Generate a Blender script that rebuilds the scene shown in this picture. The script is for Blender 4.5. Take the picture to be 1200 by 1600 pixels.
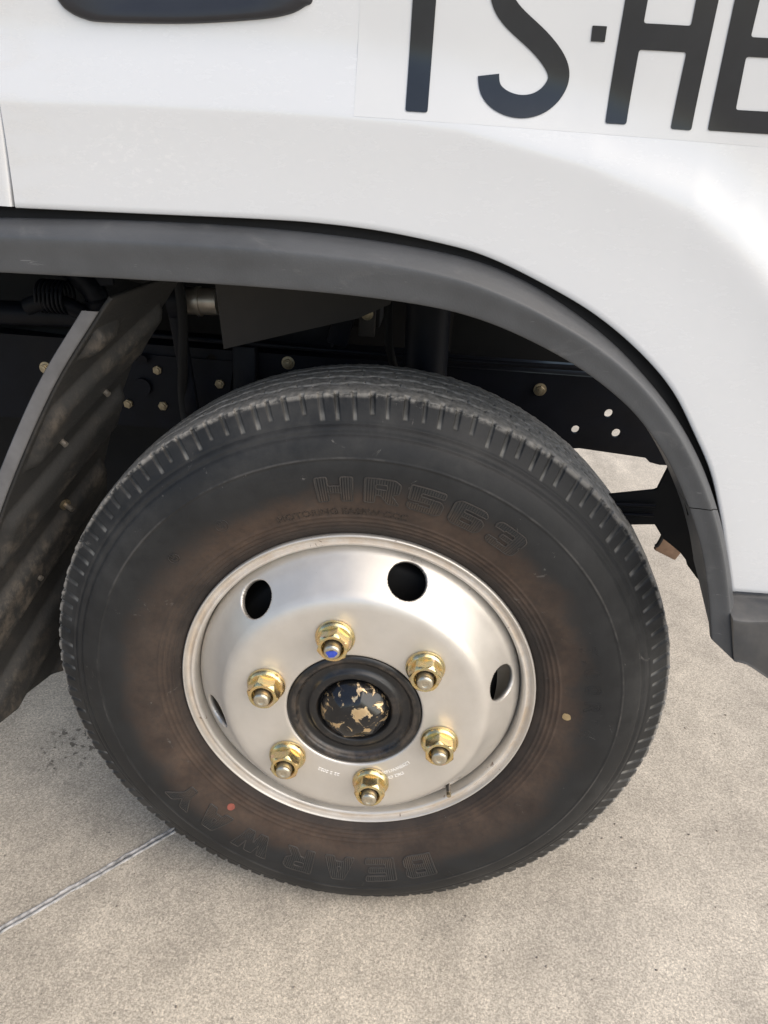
import bpy, bmesh, math, random
import numpy as np
from mathutils import Vector, Matrix, noise

random.seed(7); np.random.seed(7)
for o in list(bpy.data.objects): bpy.data.objects.remove(o, do_unlink=True)
S = bpy.context.scene
COL = S.collection
AX = 0.375                       # height of the wheel axis above the concrete

# ------------------------------------------------------------------ camera
cam_d = bpy.data.cameras.new('camera'); cam = bpy.data.objects.new('camera', cam_d); COL.objects.link(cam)
cam_d.sensor_fit = 'VERTICAL'; cam_d.sensor_height = 36.0; cam_d.lens = 1150/1600*36.0
cam_d.clip_start = 0.02; cam_d.clip_end = 2000
p, yw, rl = 0.4372, -0.0378, 0.065
F = Vector((math.sin(yw)*math.cos(p), math.cos(yw)*math.cos(p), -math.sin(p)))
rt = Vector((math.cos(yw), -math.sin(yw), 0)); up = rt.cross(F)
Rv = math.cos(rl)*rt + math.sin(rl)*up; Uv = -math.sin(rl)*rt + math.cos(rl)*up
M = Matrix((Rv, Uv, -F)).transposed().to_4x4(); M.translation = Vector((0.0472, -0.741, 0.5999+AX))
cam.matrix_world = M
S.camera = cam
S.render.resolution_x, S.render.resolution_y = 768, 1024

# ------------------------------------------------------------------ sky, sun, exposure
SUN_EL, SUN_AZ = math.radians(45), math.radians(124)      # azimuth clockwise from +Y
w = bpy.data.worlds.new('World'); S.world = w; w.use_nodes = True
nt = w.node_tree; bg = nt.nodes['Background']
sky = nt.nodes.new('ShaderNodeTexSky'); sky.sky_type = 'NISHITA'; sky.sun_disc = False
sky.sun_elevation = SUN_EL; sky.sun_rotation = SUN_AZ; sky.air_density = 1.0; sky.dust_density = 1.6; sky.ozone_density = 1.0
nt.links.new(sky.outputs[0], bg.inputs[0]); bg.inputs[1].default_value = 0.12
sd = bpy.data.lights.new('sun', 'SUN'); sd.energy = 1.9; sd.angle = math.radians(80); sd.color = (1.0, 0.88, 0.70)
sun = bpy.data.objects.new('sun', sd); COL.objects.link(sun)
sdir = Vector((math.sin(SUN_AZ)*math.cos(SUN_EL), math.cos(SUN_AZ)*math.cos(SUN_EL), math.sin(SUN_EL)))
sun.rotation_euler = (-sdir).to_track_quat('-Z', 'Y').to_euler(); sun.location = sdir*8
S.view_settings.view_transform = 'Standard'; S.view_settings.look = 'None'; S.view_settings.gamma = 1
S.view_settings.use_curve_mapping = False; S.view_settings.exposure = 0.85

# ------------------------------------------------------------------ material helpers
class NB:
    def __init__(s, name):
        s.m = bpy.data.materials.new(name); s.m.use_nodes = True; s.t = s.m.node_tree
        s.b = s.t.nodes['Principled BSDF']; s.tc = s.t.nodes.new('ShaderNodeTexCoord')
    def n(s, typ, **kw):
        x = s.t.nodes.new(typ)
        for k, v in kw.items():
            if k.startswith('i_'): x.inputs[k[2:].replace('_', ' ')].default_value = v
            else: setattr(x, k, v)
        return x
    def l(s, a, b): s.t.links.new(a, b)
    def obj(s, scale=None):
        if scale is None: return s.tc.outputs['Object']
        mp = s.n('ShaderNodeMapping'); mp.inputs['Scale'].default_value = scale; s.l(s.tc.outputs['Object'], mp.inputs[0]); return mp.outputs[0]
    def noise(s, sc, det=4, rough=.55, vec=None, dist=0.0):
        x = s.n('ShaderNodeTexNoise'); x.inputs['Scale'].default_value = sc; x.inputs['Detail'].default_value = det
        x.inputs['Roughness'].default_value = rough; x.inputs['Distortion'].default_value = dist
        s.l(vec if vec is not None else s.obj(), x.inputs['Vector']); return x.outputs['Fac']
    def ramp(s, fac, stops, interp='LINEAR'):
        x = s.n('ShaderNodeValToRGB'); cr = x.color_ramp; cr.interpolation = interp
        while len(cr.elements) < len(stops): cr.elements.new(.5)
        for e, (p_, c) in zip(cr.elements, stops):
            e.position = p_; e.color = (c, c, c, 1) if isinstance(c, (int, float)) else (*c, 1)
        s.l(fac, x.inputs[0]); return x.outputs[0]
    def mix(s, fac, a, b, mode='MIX'):
        x = s.n('ShaderNodeMix', data_type='RGBA', blend_type=mode)
        for sock, v in ((x.inputs[0], fac), (x.inputs[6], a), (x.inputs[7], b)):
            if hasattr(v, 'is_linked') or hasattr(v, 'links'): s.l(v, sock)
            elif isinstance(v, (int, float)): sock.default_value = v if sock.type == 'VALUE' else (v, v, v, 1)
            else: sock.default_value = (*v, 1)
        return x.outputs[2]
    def math(s, op, a, b=None, c=None, clamp=False):
        x = s.n('ShaderNodeMath', operation=op, use_clamp=clamp)
        for k, v in enumerate((a, b, c)):
            if v is None: continue
            if isinstance(v, (int, float)): x.inputs[k].default_value = v
            else: s.l(v, x.inputs[k])
        return x.outputs[0]
    def radius(s):
        sp = s.n('ShaderNodeSeparateXYZ'); s.l(s.tc.outputs['Object'], sp.inputs[0])
        return s.math('SQRT', s.math('ADD', s.math('MULTIPLY', sp.outputs[0], sp.outputs[0]), s.math('MULTIPLY', sp.outputs[2], sp.outputs[2]))), sp
    def rng(s, v, a, b, c=0.0, d=1.0):
        x = s.n('ShaderNodeMapRange', clamp=True, interpolation_type='SMOOTHSTEP')
        for k, q in zip((1, 2, 3, 4), (a, b, c, d)): x.inputs[k].default_value = q
        s.l(v, x.inputs[0]); return x.outputs[0]
    def bump(s, h, strength=.3, dist=.001, prev=None):
        x = s.n('ShaderNodeBump'); x.inputs['Strength'].default_value = strength; x.inputs['Distance'].default_value = dist
        s.l(h, x.inputs['Height'])
        if prev is not None: s.l(prev, x.inputs['Normal'])
        return x.outputs[0]
    def set(s, **kw):
        names = dict(col='Base Color', rough='Roughness', metal='Metallic', nor='Normal', coat='Coat Weight', coatr='Coat Roughness', spec='Specular IOR Level')
        for k, v in kw.items():
            sock = s.b.inputs[names[k]]
            if isinstance(v, (int, float)): sock.default_value = v
            elif isinstance(v, tuple): sock.default_value = (*v, 1)
            else: s.l(v, sock)
        return s.m

# concrete
def mat_concrete():
    b = NB('concrete')
    big = b.noise(1.6, 5, .6); mid = b.noise(14, 5, .65); fine = b.noise(320, 2, .6); grit = b.noise(760, 2, .6)
    col = b.ramp(big, [(.3, (.405, .358, .292)), (.52, (.49, .435, .355)), (.75, (.555, .495, .405))])
    col = b.mix(.5, col, b.ramp(mid, [(.3, .75), (.7, 1.2)]), 'MULTIPLY')
    col = b.mix(.6, col, b.ramp(fine, [(.30, .50), (.5, 1.0), (.70, 1.45)]), 'MULTIPLY')
    col = b.mix(.6, col, b.ramp(grit, [(.3, .4), (.5, 1.0), (.7, 1.5)]), 'MULTIPLY')
    vg = b.n('ShaderNodeTexVoronoi'); vg.inputs['Scale'].default_value = 300; b.l(b.obj(), vg.inputs['Vector']); bw = b.n('ShaderNodeRGBToBW'); b.l(vg.outputs['Color'], bw.inputs[0])
    col = b.mix(.4, col, b.ramp(bw.outputs[0], [(.2, .62), (.5, 1.0), (.8, 1.4)]), 'MULTIPLY')
    sw = b.noise(3.2, 6, .7, b.obj((1, .45, 1)), .8); col = b.mix(.6, col, b.ramp(sw, [(.35, .74), (.6, 1.10)]), 'MULTIPLY')
    # small dark pits
    v = b.n('ShaderNodeTexVoronoi'); v.inputs['Scale'].default_value = 38; v.inputs['Randomness'].default_value = 1; b.l(b.obj(), v.inputs['Vector'])
    pit = b.math('MULTIPLY', b.rng(v.outputs['Distance'], .10, .03), b.rng(b.noise(9, 2), .52, .6))
    col = b.mix(b.math('MULTIPLY', pit, .75), col, (.09, .08, .07))
    # ragged grey tint: tyre's shade painted into the concrete, left of and around the contact patch
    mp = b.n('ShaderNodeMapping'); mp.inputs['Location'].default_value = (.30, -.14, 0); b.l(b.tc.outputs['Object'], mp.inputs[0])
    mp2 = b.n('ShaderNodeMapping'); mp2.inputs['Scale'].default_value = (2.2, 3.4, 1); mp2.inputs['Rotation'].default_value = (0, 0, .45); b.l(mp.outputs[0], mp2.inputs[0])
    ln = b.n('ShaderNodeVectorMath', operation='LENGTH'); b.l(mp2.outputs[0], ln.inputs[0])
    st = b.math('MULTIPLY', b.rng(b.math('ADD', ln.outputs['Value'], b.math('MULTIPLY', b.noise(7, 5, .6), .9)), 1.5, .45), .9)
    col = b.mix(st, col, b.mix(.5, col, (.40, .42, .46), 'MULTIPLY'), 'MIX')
    # oil drips
    mp3 = b.n('ShaderNodeMapping'); mp3.inputs['Location'].default_value = (.525, -.245, 0); b.l(b.tc.outputs['Object'], mp3.inputs[0])
    ln3 = b.n('ShaderNodeVectorMath', operation='LENGTH'); b.l(mp3.outputs[0], ln3.inputs[0])
    oil = b.math('MULTIPLY', b.rng(b.noise(75, 3, .5), .57, .61), b.rng(ln3.outputs['Value'], .075, .035))
    col = b.mix(b.math('MULTIPLY', oil, .7), col, (.045, .038, .03))
    br = b.noise(60, 3, .6, b.obj((1.0, .12, 1)))
    h = b.math('ADD', b.math('ADD', b.math('MULTIPLY', fine, .7), b.math('MULTIPLY', grit, .45)), b.math('MULTIPLY', br, .35))
    h = b.math('SUBTRACT', h, b.math('MULTIPLY', pit, .6))
    return b.set(col=col, rough=.85, spec=.3, nor=b.bump(h, .4, .0010))

def mat_sealant():
    b = NB('joint_sealant'); n = b.noise(90, 4, .6)
    return b.set(col=b.ramp(n, [(.32, (.16, .16, .158)), (.62, (.46, .455, .445))]), rough=.7, nor=b.bump(n, .5, .002))

def mat_plain(name, col, rough=.6, metal=0.0, var=.25, sc=30, bump=.0, dust=None, dustamt=.4, spec=.5):
    b = NB(name); n = b.noise(sc, 5, .6)
    c = b.mix(1.0, b.mix(0.0, col, col), b.ramp(n, [(.3, 1-var), (.7, 1+var)]), 'MULTIPLY')
    if dust:
        d = b.math('MULTIPLY', b.rng(b.noise(sc*.35, 6, .65, dist=.4), .42, .68), dustamt)
        c = b.mix(d, c, dust)
    kw = {}
    if bump: kw['nor'] = b.bump(b.noise(sc*6, 3), bump, .001)
    return b.set(col=c, rough=rough, metal=metal, spec=spec, **kw)

def mat_paint():
    b = NB('white_paint')
    geo = b.tc.outputs['Object']; sp = b.n('ShaderNodeSeparateXYZ'); b.l(geo, sp.inputs[0])
    dirt = b.noise(5, 6, .62, b.obj((1, 1, 2.2))); sm = b.noise(42, 5, .7, b.obj((.6, 1, 1.6)))
    col = b.mix(1, (.612, .624, .638), b.ramp(dirt, [(.3, (.985, .983, .978)), (.7, (1, 1, 1))]), 'MULTIPLY')
    # chalky polish marks on the door
    mp = b.n('ShaderNodeMapping'); mp.inputs['Location'].default_value = (.215, 0, -.592); b.l(geo, mp.inputs[0])
    mp2 = b.n('ShaderNodeMapping'); mp2.inputs['Scale'].default_value = (9, 0, 17); mp2.inputs['Rotation'].default_value = (0, -.35, 0); b.l(mp.outputs[0], mp2.inputs[0])
    ln = b.n('ShaderNodeVectorMath', operation='LENGTH'); b.l(mp2.outputs[0], ln.inputs[0])
    mk = b.math('MULTIPLY', b.rng(ln.outputs['Value'], .9, .2), b.rng(b.noise(150, 4, .7, b.obj((1, 1, 1.6))), .53, .64))
    col = b.mix(b.math('MULTIPLY', mk, .28), col, (.76, .76, .76))
    # grime specks and chips
    v = b.n('ShaderNodeTexVoronoi'); v.inputs['Scale'].default_value = 26; b.l(geo, v.inputs['Vector'])
    spk = b.math('MULTIPLY', b.rng(v.outputs['Distance'], .045, .02), b.rng(b.noise(7, 2), .55, .62))
    col = b.mix(b.math('MULTIPLY', spk, .55), col, (.25, .22, .19))
    lowd = b.math('MULTIPLY', b.rng(sp.outputs[0], -.24, -.335), b.rng(sm, .42, .66))
    col = b.mix(b.math('MULTIPLY', lowd, .15), col, (.52, .48, .42))
    return b.set(col=col, rough=b.ramp(sm, [(.35, .20), (.7, .32)]), spec=.5, coat=.7, coatr=b.ramp(dirt, [(.3, .09), (.7, .15)]))

def mat_flare():
    b = NB('grey_textured_plastic'); n = b.noise(9, 6, .65); f = b.noise(600, 2, .5); st = b.noise(16, 6, .7, b.obj((1, 1, 2.5)), .6)
    col = b.ramp(n, [(.3, (.050, .0525, .056)), (.7, (.075, .078, .083))])
    col = b.mix(b.math('MULTIPLY', b.rng(st, .55, .75), .35), col, (.15, .148, .145))
    sc = b.noise(55, 4, .7, b.obj((.5, 1, 4)), 1.2)
    col = b.mix(b.math('MULTIPLY', b.rng(sc, .67, .72), .45), col, (.22, .22, .22))
    return b.set(col=col, rough=b.ramp(n, [(.3, .42), (.7, .58)]), spec=.5, nor=b.bump(f, .25, .0006))

def mat_tyre():
    b = NB('tyre_rubber'); r, sp = b.radius()
    at = b.n('ShaderNodeAttribute', attribute_name='notch'); nf = at.outputs['Fac']
    big = b.noise(6, 6, .65); mid = b.noise(24, 6, .65); fine = b.noise(140, 4, .65)
    base = b.ramp(mid, [(.3, (.0125, .013, .0138)), (.7, (.0235, .0238, .0242))])
    # brown mud film on the inner sidewall, ragged outer limit
    rr = b.math('ADD', r, b.math('MULTIPLY', b.math('SUBTRACT', big, .5), .075))
    rr = b.math('ADD', rr, b.math('MULTIPLY', b.math('SUBTRACT', mid, .5), .025))
    brown = b.math('MULTIPLY', b.rng(rr, .300, .262), b.rng(r, .228, .245, .5, 1.0))
    brown = b.math('MULTIPLY', brown, b.rng(fine, .2, .7, .6, 1.0))
    brown = b.math('MULTIPLY', brown, b.rng(b.noise(3.1, 4, .6), .36, .60, .50, 1.0))
    col = b.mix(b.math('MULTIPLY', brown, .82), base, b.ramp(mid, [(.3, (.056, .036, .026)), (.7, (.112, .074, .052))]))
    # faint dusty haze higher up
    dz = b.math('MULTIPLY', b.rng(big, .46, .68), b.rng(r, .30, .36))
    col = b.mix(b.math('MULTIPLY', dz, .35), col, (.085, .082, .077))
    # scuffs
    sc = b.noise(34, 5, .75, b.obj((1, 1, 1)), 1.2)
    col = b.mix(b.math('MULTIPLY', b.rng(sc, .655, .70), .45), col, (.17, .16, .15))
    # worn, dusty running surface
    tr = b.rng(b.math('ADD', r, b.math('MULTIPLY', b.math('SUBTRACT', b.noise(90, 4, .7), .5), .006)), .3822, .3842)
    tc = b.ramp(fine, [(.3, (.13, .125, .115)), (.5, (.23, .222, .205)), (.72, (.37, .355, .33))])
    col = b.mix(b.math('MULTIPLY', tr, .9), col, tc)
    edge = b.math('MULTIPLY', b.math('MULTIPLY', b.rng(r, .3785, .3825), b.rng(r, .3868, .3845)), b.rng(b.noise(60, 5, .7), .38, .56))
    col = b.mix(b.math('MULTIPLY', edge, .7), col, (.32, .30, .27))
    # dust lying in the notches
    col = b.mix(b.math('MULTIPLY', nf, b.rng(mid, .3, .65, .35, .8)), col, (.20, .195, .18))
    h = b.math('ADD', b.math('MULTIPLY', fine, .6), b.math('MULTIPLY', b.noise(420, 2), .4))
    h = b.math('MULTIPLY', h, b.rng(r, .36, .384, .35, 1.0))
    ridge = b.math('MULTIPLY', b.math('MULTIPLY', b.rng(r, .3205, .3222), b.rng(r, .3242, .3226)), b.rng(b.noise(13, 5, .7), .42, .62))
    col = b.mix(b.math('MULTIPLY', ridge, .3), col, (.14, .13, .12))
    rough = b.mix(brown, b.ramp(mid, [(.3, .50), (.7, .66)]), .82)
    return b.set(col=col, rough=rough, spec=b.math('SUBTRACT', .30, b.math('MULTIPLY', tr, .2)), nor=b.bump(h, .45, .0012))

def mat_letter():
    b = NB('tyre_lettering_rubber'); at = b.n('ShaderNodeAttribute', attribute_name='hu')
    wv = b.math('SINE', b.math('MULTIPLY', at.outputs['Fac'], 2*math.pi/.0028)); mid = b.noise(24, 6, .65); big = b.noise(6, 6, .65)
    r, sp = b.radius()
    rr = b.math('ADD', r, b.math('MULTIPLY', b.math('SUBTRACT', big, .5), .075))
    col = b.mix(b.math('MULTIPLY', b.rng(rr, .292, .272), .75), b.ramp(mid, [(.3, (.019, .019, .019)), (.7, (.033, .032, .031))]), (.058, .044, .035))
    return b.set(col=col, rough=.6, spec=.3, nor=b.bump(wv, .6, .0008))

def mat_silver():
    b = NB('silver_wheel_paint'); n = b.noise(18, 6, .65); f = b.noise(260, 3, .6)
    r, sp = b.radius()
    col = b.ramp(n, [(.3, (.59, .56, .515)), (.7, (.665, .63, .58))])
    dirt = b.math('MULTIPLY', b.rng(r, .2195, .2155), b.rng(r, .207, .2125))
    col = b.mix(b.math('MULTIPLY', dirt, b.rng(b.noise(26, 6, .7), .25, .70, .10, .75)), col, (.44, .33, .22))
    scr = b.noise(120, 4, .75, b.obj((1, 1, .25)), 1.5)
    col = b.mix(b.math('MULTIPLY', b.rng(scr, .69, .73), .35), col, (.40, .36, .31))
    rust = b.math('MULTIPLY', b.rng(b.noise(46, 5, .7, None, .6), .665, .70), b.rng(r, .19, .206))
    col = b.mix(b.math('MULTIPLY', rust, .85), col, (.13, .075, .045))
    film = b.math('MULTIPLY', b.rng(b.noise(11, 6, .7), .45, .72), .18)
    col = b.mix(film, col, (.50, .45, .38))
    met = b.math('SUBTRACT', .58, b.math('ADD', b.math('MULTIPLY', dirt, .65), b.math('MULTIPLY', rust, .7)), clamp=True)
    return b.set(col=col, rough=b.ramp(n, [(.3, .34), (.7, .46)]), metal=met, nor=b.bump(f, .08, .0005))

def mat_gold():
    b = NB('yellow_zinc_plating'); oi = b.n('ShaderNodeObjectInfo'); va = b.n('ShaderNodeVectorMath', operation='ADD'); b.l(b.obj(), va.inputs[0]); b.l(oi.outputs['Location'], va.inputs[1])
    n = b.noise(75, 4, .6, va.outputs[0]); n2 = b.noise(160, 4, .7, va.outputs[0])
    col = b.ramp(n, [(.28, (.64, .47, .32)), (.43, (.78, .57, .27)), (.56, (.58, .52, .29)), (.72, (.80, .58, .45))])
    col = b.mix(b.math('MULTIPLY', b.rng(n2, .60, .75), .6), col, (.20, .14, .08))
    return b.set(col=col, rough=b.ramp(n2, [(.3, .16), (.7, .34)]), metal=.96, nor=b.bump(n2, .12, .0006))

def mat_stud():
    b = NB('zinc_stud'); n = b.noise(140, 4, .65)
    return b.set(col=b.ramp(n, [(.3, (.42, .38, .30)), (.7, (.66, .60, .48))]), rough=.34, metal=.92, nor=b.bump(n, .3, .0008))

def mat_cap():
    b = NB('chipped_black_paint'); n = b.noise(72, 4, .58, None, .6); n2 = b.noise(26, 2, .5)
    chip = b.rng(b.math('ADD', b.math('MULTIPLY', n, .8), b.math('MULTIPLY', n2, .25)), .562, .602)
    sp = b.n('ShaderNodeSeparateXYZ'); b.l(b.tc.outputs['Object'], sp.inputs[0])
    chip = b.math('MULTIPLY', chip, b.rng(sp.outputs[1], -.028, -.031))
    col = b.mix(chip, b.mix(b.rng(b.noise(70, 4, .7), .55, .7), (.010, .010, .011), (.06, .045, .03)), b.mix(b.noise(160, 3), (.78, .60, .35), (.55, .40, .25)))
    h = b.math('SUBTRACT', 1.0, chip)
    return b.set(col=col, rough=b.mix(chip, .16, .32), metal=b.math('MULTIPLY', chip, .9), nor=b.bump(h, .6, .0006))

def mat_hub():
    b = NB('black_hub_paint'); n = b.noise(30, 6, .7); r, sp = b.radius()
    col = b.mix(b.math('MULTIPLY', b.rng(n, .5, .7), .45), (.012, .012, .013), (.085, .065, .05))
    col = b.mix(b.math('MULTIPLY', b.math('MULTIPLY', b.rng(r, .066, .07), b.rng(r, .079, .075)), b.rng(b.noise(50, 5, .7), .4, .6, 0, .5)), col, (.11, .085, .065))
    return b.set(col=col, rough=b.ramp(n, [(.3, .25), (.7, .5)]), nor=b.bump(b.noise(120, 4), .2, .0008))

def mat_guard():
    b = NB('dusty_black_plastic'); n = b.noise(6, 5, .65); s = b.noise(70, 6, .8, b.obj((1.0, .8, .5)), .1); f = b.noise(200, 3)
    d = b.math('MULTIPLY', b.rng(n, .44, .60), b.rng(s, .40, .66))
    at = b.n('ShaderNodeAttribute', attribute_name='rib'); d = b.math('MULTIPLY', d, b.rng(at.outputs['Fac'], .2, .9, .25, 1.0))
    col = b.mix(b.math('MULTIPLY', d, .75), (.012, .0118, .0115), (.085, .070, .055))
    return b.set(col=col, rough=.72, nor=b.bump(f, .3, .0015))

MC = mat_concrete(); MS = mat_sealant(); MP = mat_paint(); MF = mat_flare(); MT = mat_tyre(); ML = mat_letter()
MLO = mat_plain('scuffed_rubber_edge', (.036, .032, .029), .6, 0, .4, 45); MSI = mat_silver(); MG = mat_gold(); MST = mat_stud(); MCAP = mat_cap(); MH = mat_hub(); MGU = mat_guard()
MBK = mat_plain('black_chassis_paint', (.0042, .0052, .0088), .5, 0, .3, 18, .1, (.013, .011, .009), .3, .15)
MDK = mat_plain('dark_underbody', (.006, .006, .0065), .7, 0, .3, 12, .2, (.016, .014, .012), .4, .25)
MVI = mat_plain('black_vinyl', (.016, .018, .022), .16, 0, .1, 40)
MFI = mat_plain('clear_decal_film', (.600, .608, .614), .22, 0, .015, 8)
MHP = mat_plain('black_handle_plastic', (.020, .021, .026), .32, 0, .1, 30)
MDG = mat_plain('dark_plastic_bumper', (.050, .052, .056), .45, 0, .25, 12, .15, (.19, .175, .155), .45)
MBR = mat_plain('brown_primer_plate', (.024, .019, .016), .6, 0, .3, 10, .1)
MSTL = mat_plain('bare_steel', (.42, .38, .33), .38, .85, .3, 30)
MBOLT = mat_plain('plated_bolt', (.36, .30, .20), .42, .8, .3, 60, .0, (.06, .05, .035), .6)
MRED = mat_plain('red_paint_dot', (.27, .075, .052), .6, 0, .25, 120)
MYEL = mat_plain('yellow_paint_dot', (.36, .26, .13), .6, 0, .25, 120)
MBLU = mat_plain('blue_marker_paint', (.035, .07, .42), .45, 0, .3, 200)
MSTP = mat_plain('stamped_mark', (.86, .84, .80), .5, .2, .1, 60)
MGE = mat_plain('grey_plastic_edge', (.115, .115, .12), .55, 0, .2, 30, .1)
MBRK = mat_plain('rusty_bracket', (.16, .10, .065), .8, 0, .4, 30, .2)

# ------------------------------------------------------------------ object helpers
def link(name, me, mats, parent=None, loc=(0, 0, 0), smooth=True, angle=None):
    o = bpy.data.objects.new(name, me); COL.objects.link(o)
    for m in (mats if isinstance(mats, (list, tuple)) else [mats]): me.materials.append(m)
    if smooth: me.shade_smooth()
    if angle is not None: me.set_sharp_from_angle(angle=math.radians(angle))
    if parent: o.parent = parent
    o.location = loc
    return o
def mesh(verts, faces):
    me = bpy.data.meshes.new('mesh'); me.from_pydata([tuple(map(float, v)) for v in verts], [], faces); me.update(); return me
def fix(me):
    bm = bmesh.new(); bm.from_mesh(me); bmesh.ops.recalc_face_normals(bm, faces=bm.faces); bm.to_mesh(me); bm.free(); me.update(); return me
def grid_mesh(P, closed_u=False, closed_v=False, flip=False):
    """P[u,v,3] -> quads"""
    nu, nv = P.shape[:2]; me = bpy.data.meshes.new('mesh')
    u = np.arange(nu if closed_u else nu-1); v = np.arange(nv if closed_v else nv-1)
    U, V = np.meshgrid(u, v, indexing='ij'); U2 = (U+1) % nu; V2 = (V+1) % nv
    q = np.stack([U*nv+V, U2*nv+V, U2*nv+V2, U*nv+V2], -1).reshape(-1, 4)
    if flip: q = q[:, ::-1]
    me.vertices.add(nu*nv); me.vertices.foreach_set('co', P.reshape(-1).astype(np.float32))
    me.loops.add(q.size); me.loops.foreach_set('vertex_index', q.reshape(-1).astype(np.int32))
    me.polygons.add(len(q)); me.polygons.foreach_set('loop_start', (np.arange(len(q))*4).astype(np.int32))
    me.update(calc_edges=True); me.validate(); return me
def crom(pts, n):
    """Catmull-Rom through pts, n samples per span"""
    P = np.array(pts, float); Q = np.vstack([2*P[0]-P[1], P, 2*P[-1]-P[-2]]); out = []
    for i in range(len(P)-1):
        a, b, c, d = Q[i:i+4]
        for k in range(n):
            t = k/n; out.append(.5*((2*b)+(c-a)*t+(2*a-5*b+4*c-d)*t*t+(3*b-a-3*c+d)*t**3))
    out.append(P[-1]); return np.array(out)
def lathe(prof, n=192, ax='y', flip=False):
    """prof (r,y) about the Y axis"""
    pr = np.array(prof, float); t = np.linspace(0, 2*np.pi, n, endpoint=False)
    P = np.stack([np.cos(t)[:, None]*pr[None, :, 0], np.broadcast_to(pr[None, :, 1], (n, len(pr))), np.sin(t)[:, None]*pr[None, :, 0]], -1)
    return grid_mesh(P, closed_u=True, flip=flip)
def box_bm(bm, c, s, rot=None, bev=0.0):
    r = bmesh.ops.create_cube(bm, size=1.0); vs = r['verts']
    for v in vs:
        v.co = Vector((v.co.x*s[0], v.co.y*s[1], v.co.z*s[2]))
        if rot is not None: v.co = rot @ v.co
        v.co += Vector(c)
    if bev:
        es = list({e for v in vs for e in v.link_edges}); bmesh.ops.bevel(bm, geom=es, offset=bev, segments=2, affect='EDGES', profile=.5)
def box(name, c, s, mat, parent, rot=None, bev=.002, loc=None):
    bm = bmesh.new(); box_bm(bm, c, s, rot, bev); me = bpy.data.meshes.new('mesh'); bm.to_mesh(me); bm.free()
    return link(name, me, mat, parent, (0, 0, AX) if loc is None else loc, True, 40)
def tube_pts(path, r, n=10):
    P = np.array(path, float); T = np.gradient(P, axis=0); T /= np.linalg.norm(T, axis=1)[:, None]
    ref = np.array([0, 0, 1.0]) if abs(T[0][2]) < .9 else np.array([1.0, 0, 0]); rows = []
    rad = np.broadcast_to(r, (len(P),))
    for p_, t_, rr in zip(P, T, rad):
        a = np.cross(ref, t_); a /= np.linalg.norm(a); b_ = np.cross(t_, a)
        rows.append([p_+rr*(math.cos(k*2*math.pi/n)*a+math.sin(k*2*math.pi/n)*b_) for k in range(n)])
    return np.array(rows)
def tube(name, path, r, mat, parent, n=12, loc=None):
    P = tube_pts(path, r, n); nu = len(P)
    me = grid_mesh(P, closed_v=True); bm = bmesh.new(); bm.from_mesh(me); bm.verts.ensure_lookup_table()
    bm.faces.new([bm.verts[k] for k in range(n)]); bm.faces.new([bm.verts[(nu-1)*n+k] for k in range(n)])
    bmesh.ops.recalc_face_normals(bm, faces=bm.faces); bm.to_mesh(me); bm.free()
    return link(name, me, mat, parent, (0, 0, AX) if loc is None else loc, True, 50)
def round_poly(pts, r, n=5):
    out = []; N = len(pts)
    for i in range(N):
        a, b, c = [Vector(pts[(i+k-1) % N]) for k in range(3)]
        d1 = (a-b); d2 = (c-b); rr = min(r, d1.length*.45, d2.length*.45)
        p1 = b+d1.normalized()*rr; p2 = b+d2.normalized()*rr
        for k in range(n+1):
            t = k/n; out.append(tuple((1-t)**2*p1+2*t*(1-t)*b+t*t*p2))
    return out
def fill_curve(polys, ext):
    """2D polygons (first outer, rest holes) -> extruded mesh in (u, v, w)"""
    cu = bpy.data.curves.new('c', 'CURVE'); cu.dimensions = '2D'; cu.fill_mode = 'BOTH'; cu.extrude = ext/2
    for pl in polys:
        s = cu.splines.new('POLY'); s.points.add(len(pl)-1); s.use_cyclic_u = True
        for q, v in zip(s.points, pl): q.co = (v[0], v[1], 0, 1)
    o = bpy.data.objects.new('c', cu); me = bpy.data.meshes.new_from_object(o); bpy.data.objects.remove(o); bpy.data.curves.remove(cu); return me
def plate(name, polys, y, thick, mat, parent, loc=None):
    me = fill_curve(polys, thick)
    for v in me.vertices: u, vv, ww = v.co; v.co = (u, y+ww, vv)
    return link(name, fix(me), mat, parent, (0, 0, AX) if loc is None else loc, False)
def empty(name, parent=None, loc=(0, 0, 0)):
    o = bpy.data.objects.new(name, None); COL.objects.link(o); o.empty_display_size = .05
    if parent: o.parent = parent
    o.location = loc; return o
def circ2(c, r, n=28, a=1.0): return [(c[0]+r*math.cos(k*2*math.pi/n), c[1]+a*r*math.sin(k*2*math.pi/n)) for k in range(n)]

# ------------------------------------------------------------------ ground: concrete slabs with a sealed joint
JA = np.array((-0.468, -0.108)); JB = np.array((-0.280, 0.092)); jd = (JB-JA)/np.linalg.norm(JB-JA); jn = np.array((-jd[1], jd[0]))
JW = .0055
def jp(u, v, z): q = JA+jd*u+jn*v; return (q[0], q[1], z)
FAR = 400.0; UE = .62; us = list(np.linspace(-1.2, UE, 260)); vs_, fs_ = [], []
def add(ps):
    i = len(vs_); vs_.extend(ps); fs_.append(list(range(i, i+len(ps))))
rough_l = [JW*(1+.35*noise.noise(Vector((u*38, 1.3, 0)))+.25*noise.noise(Vector((u*110, 7.7, 0)))) for u in us]
rough_r = [JW*(1+.35*noise.noise(Vector((u*38, 9.3, 0)))+.25*noise.noise(Vector((u*110, 3.7, 0)))) for u in us]
add([jp(-FAR, -FAR, 0), jp(FAR, -FAR, 0), jp(FAR, 0, 0), jp(UE+.004, 0, 0)]+[jp(u, -r_, 0) for u, r_ in zip(us[::-1], rough_r[::-1])]+[jp(-FAR, -JW, 0)])
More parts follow.
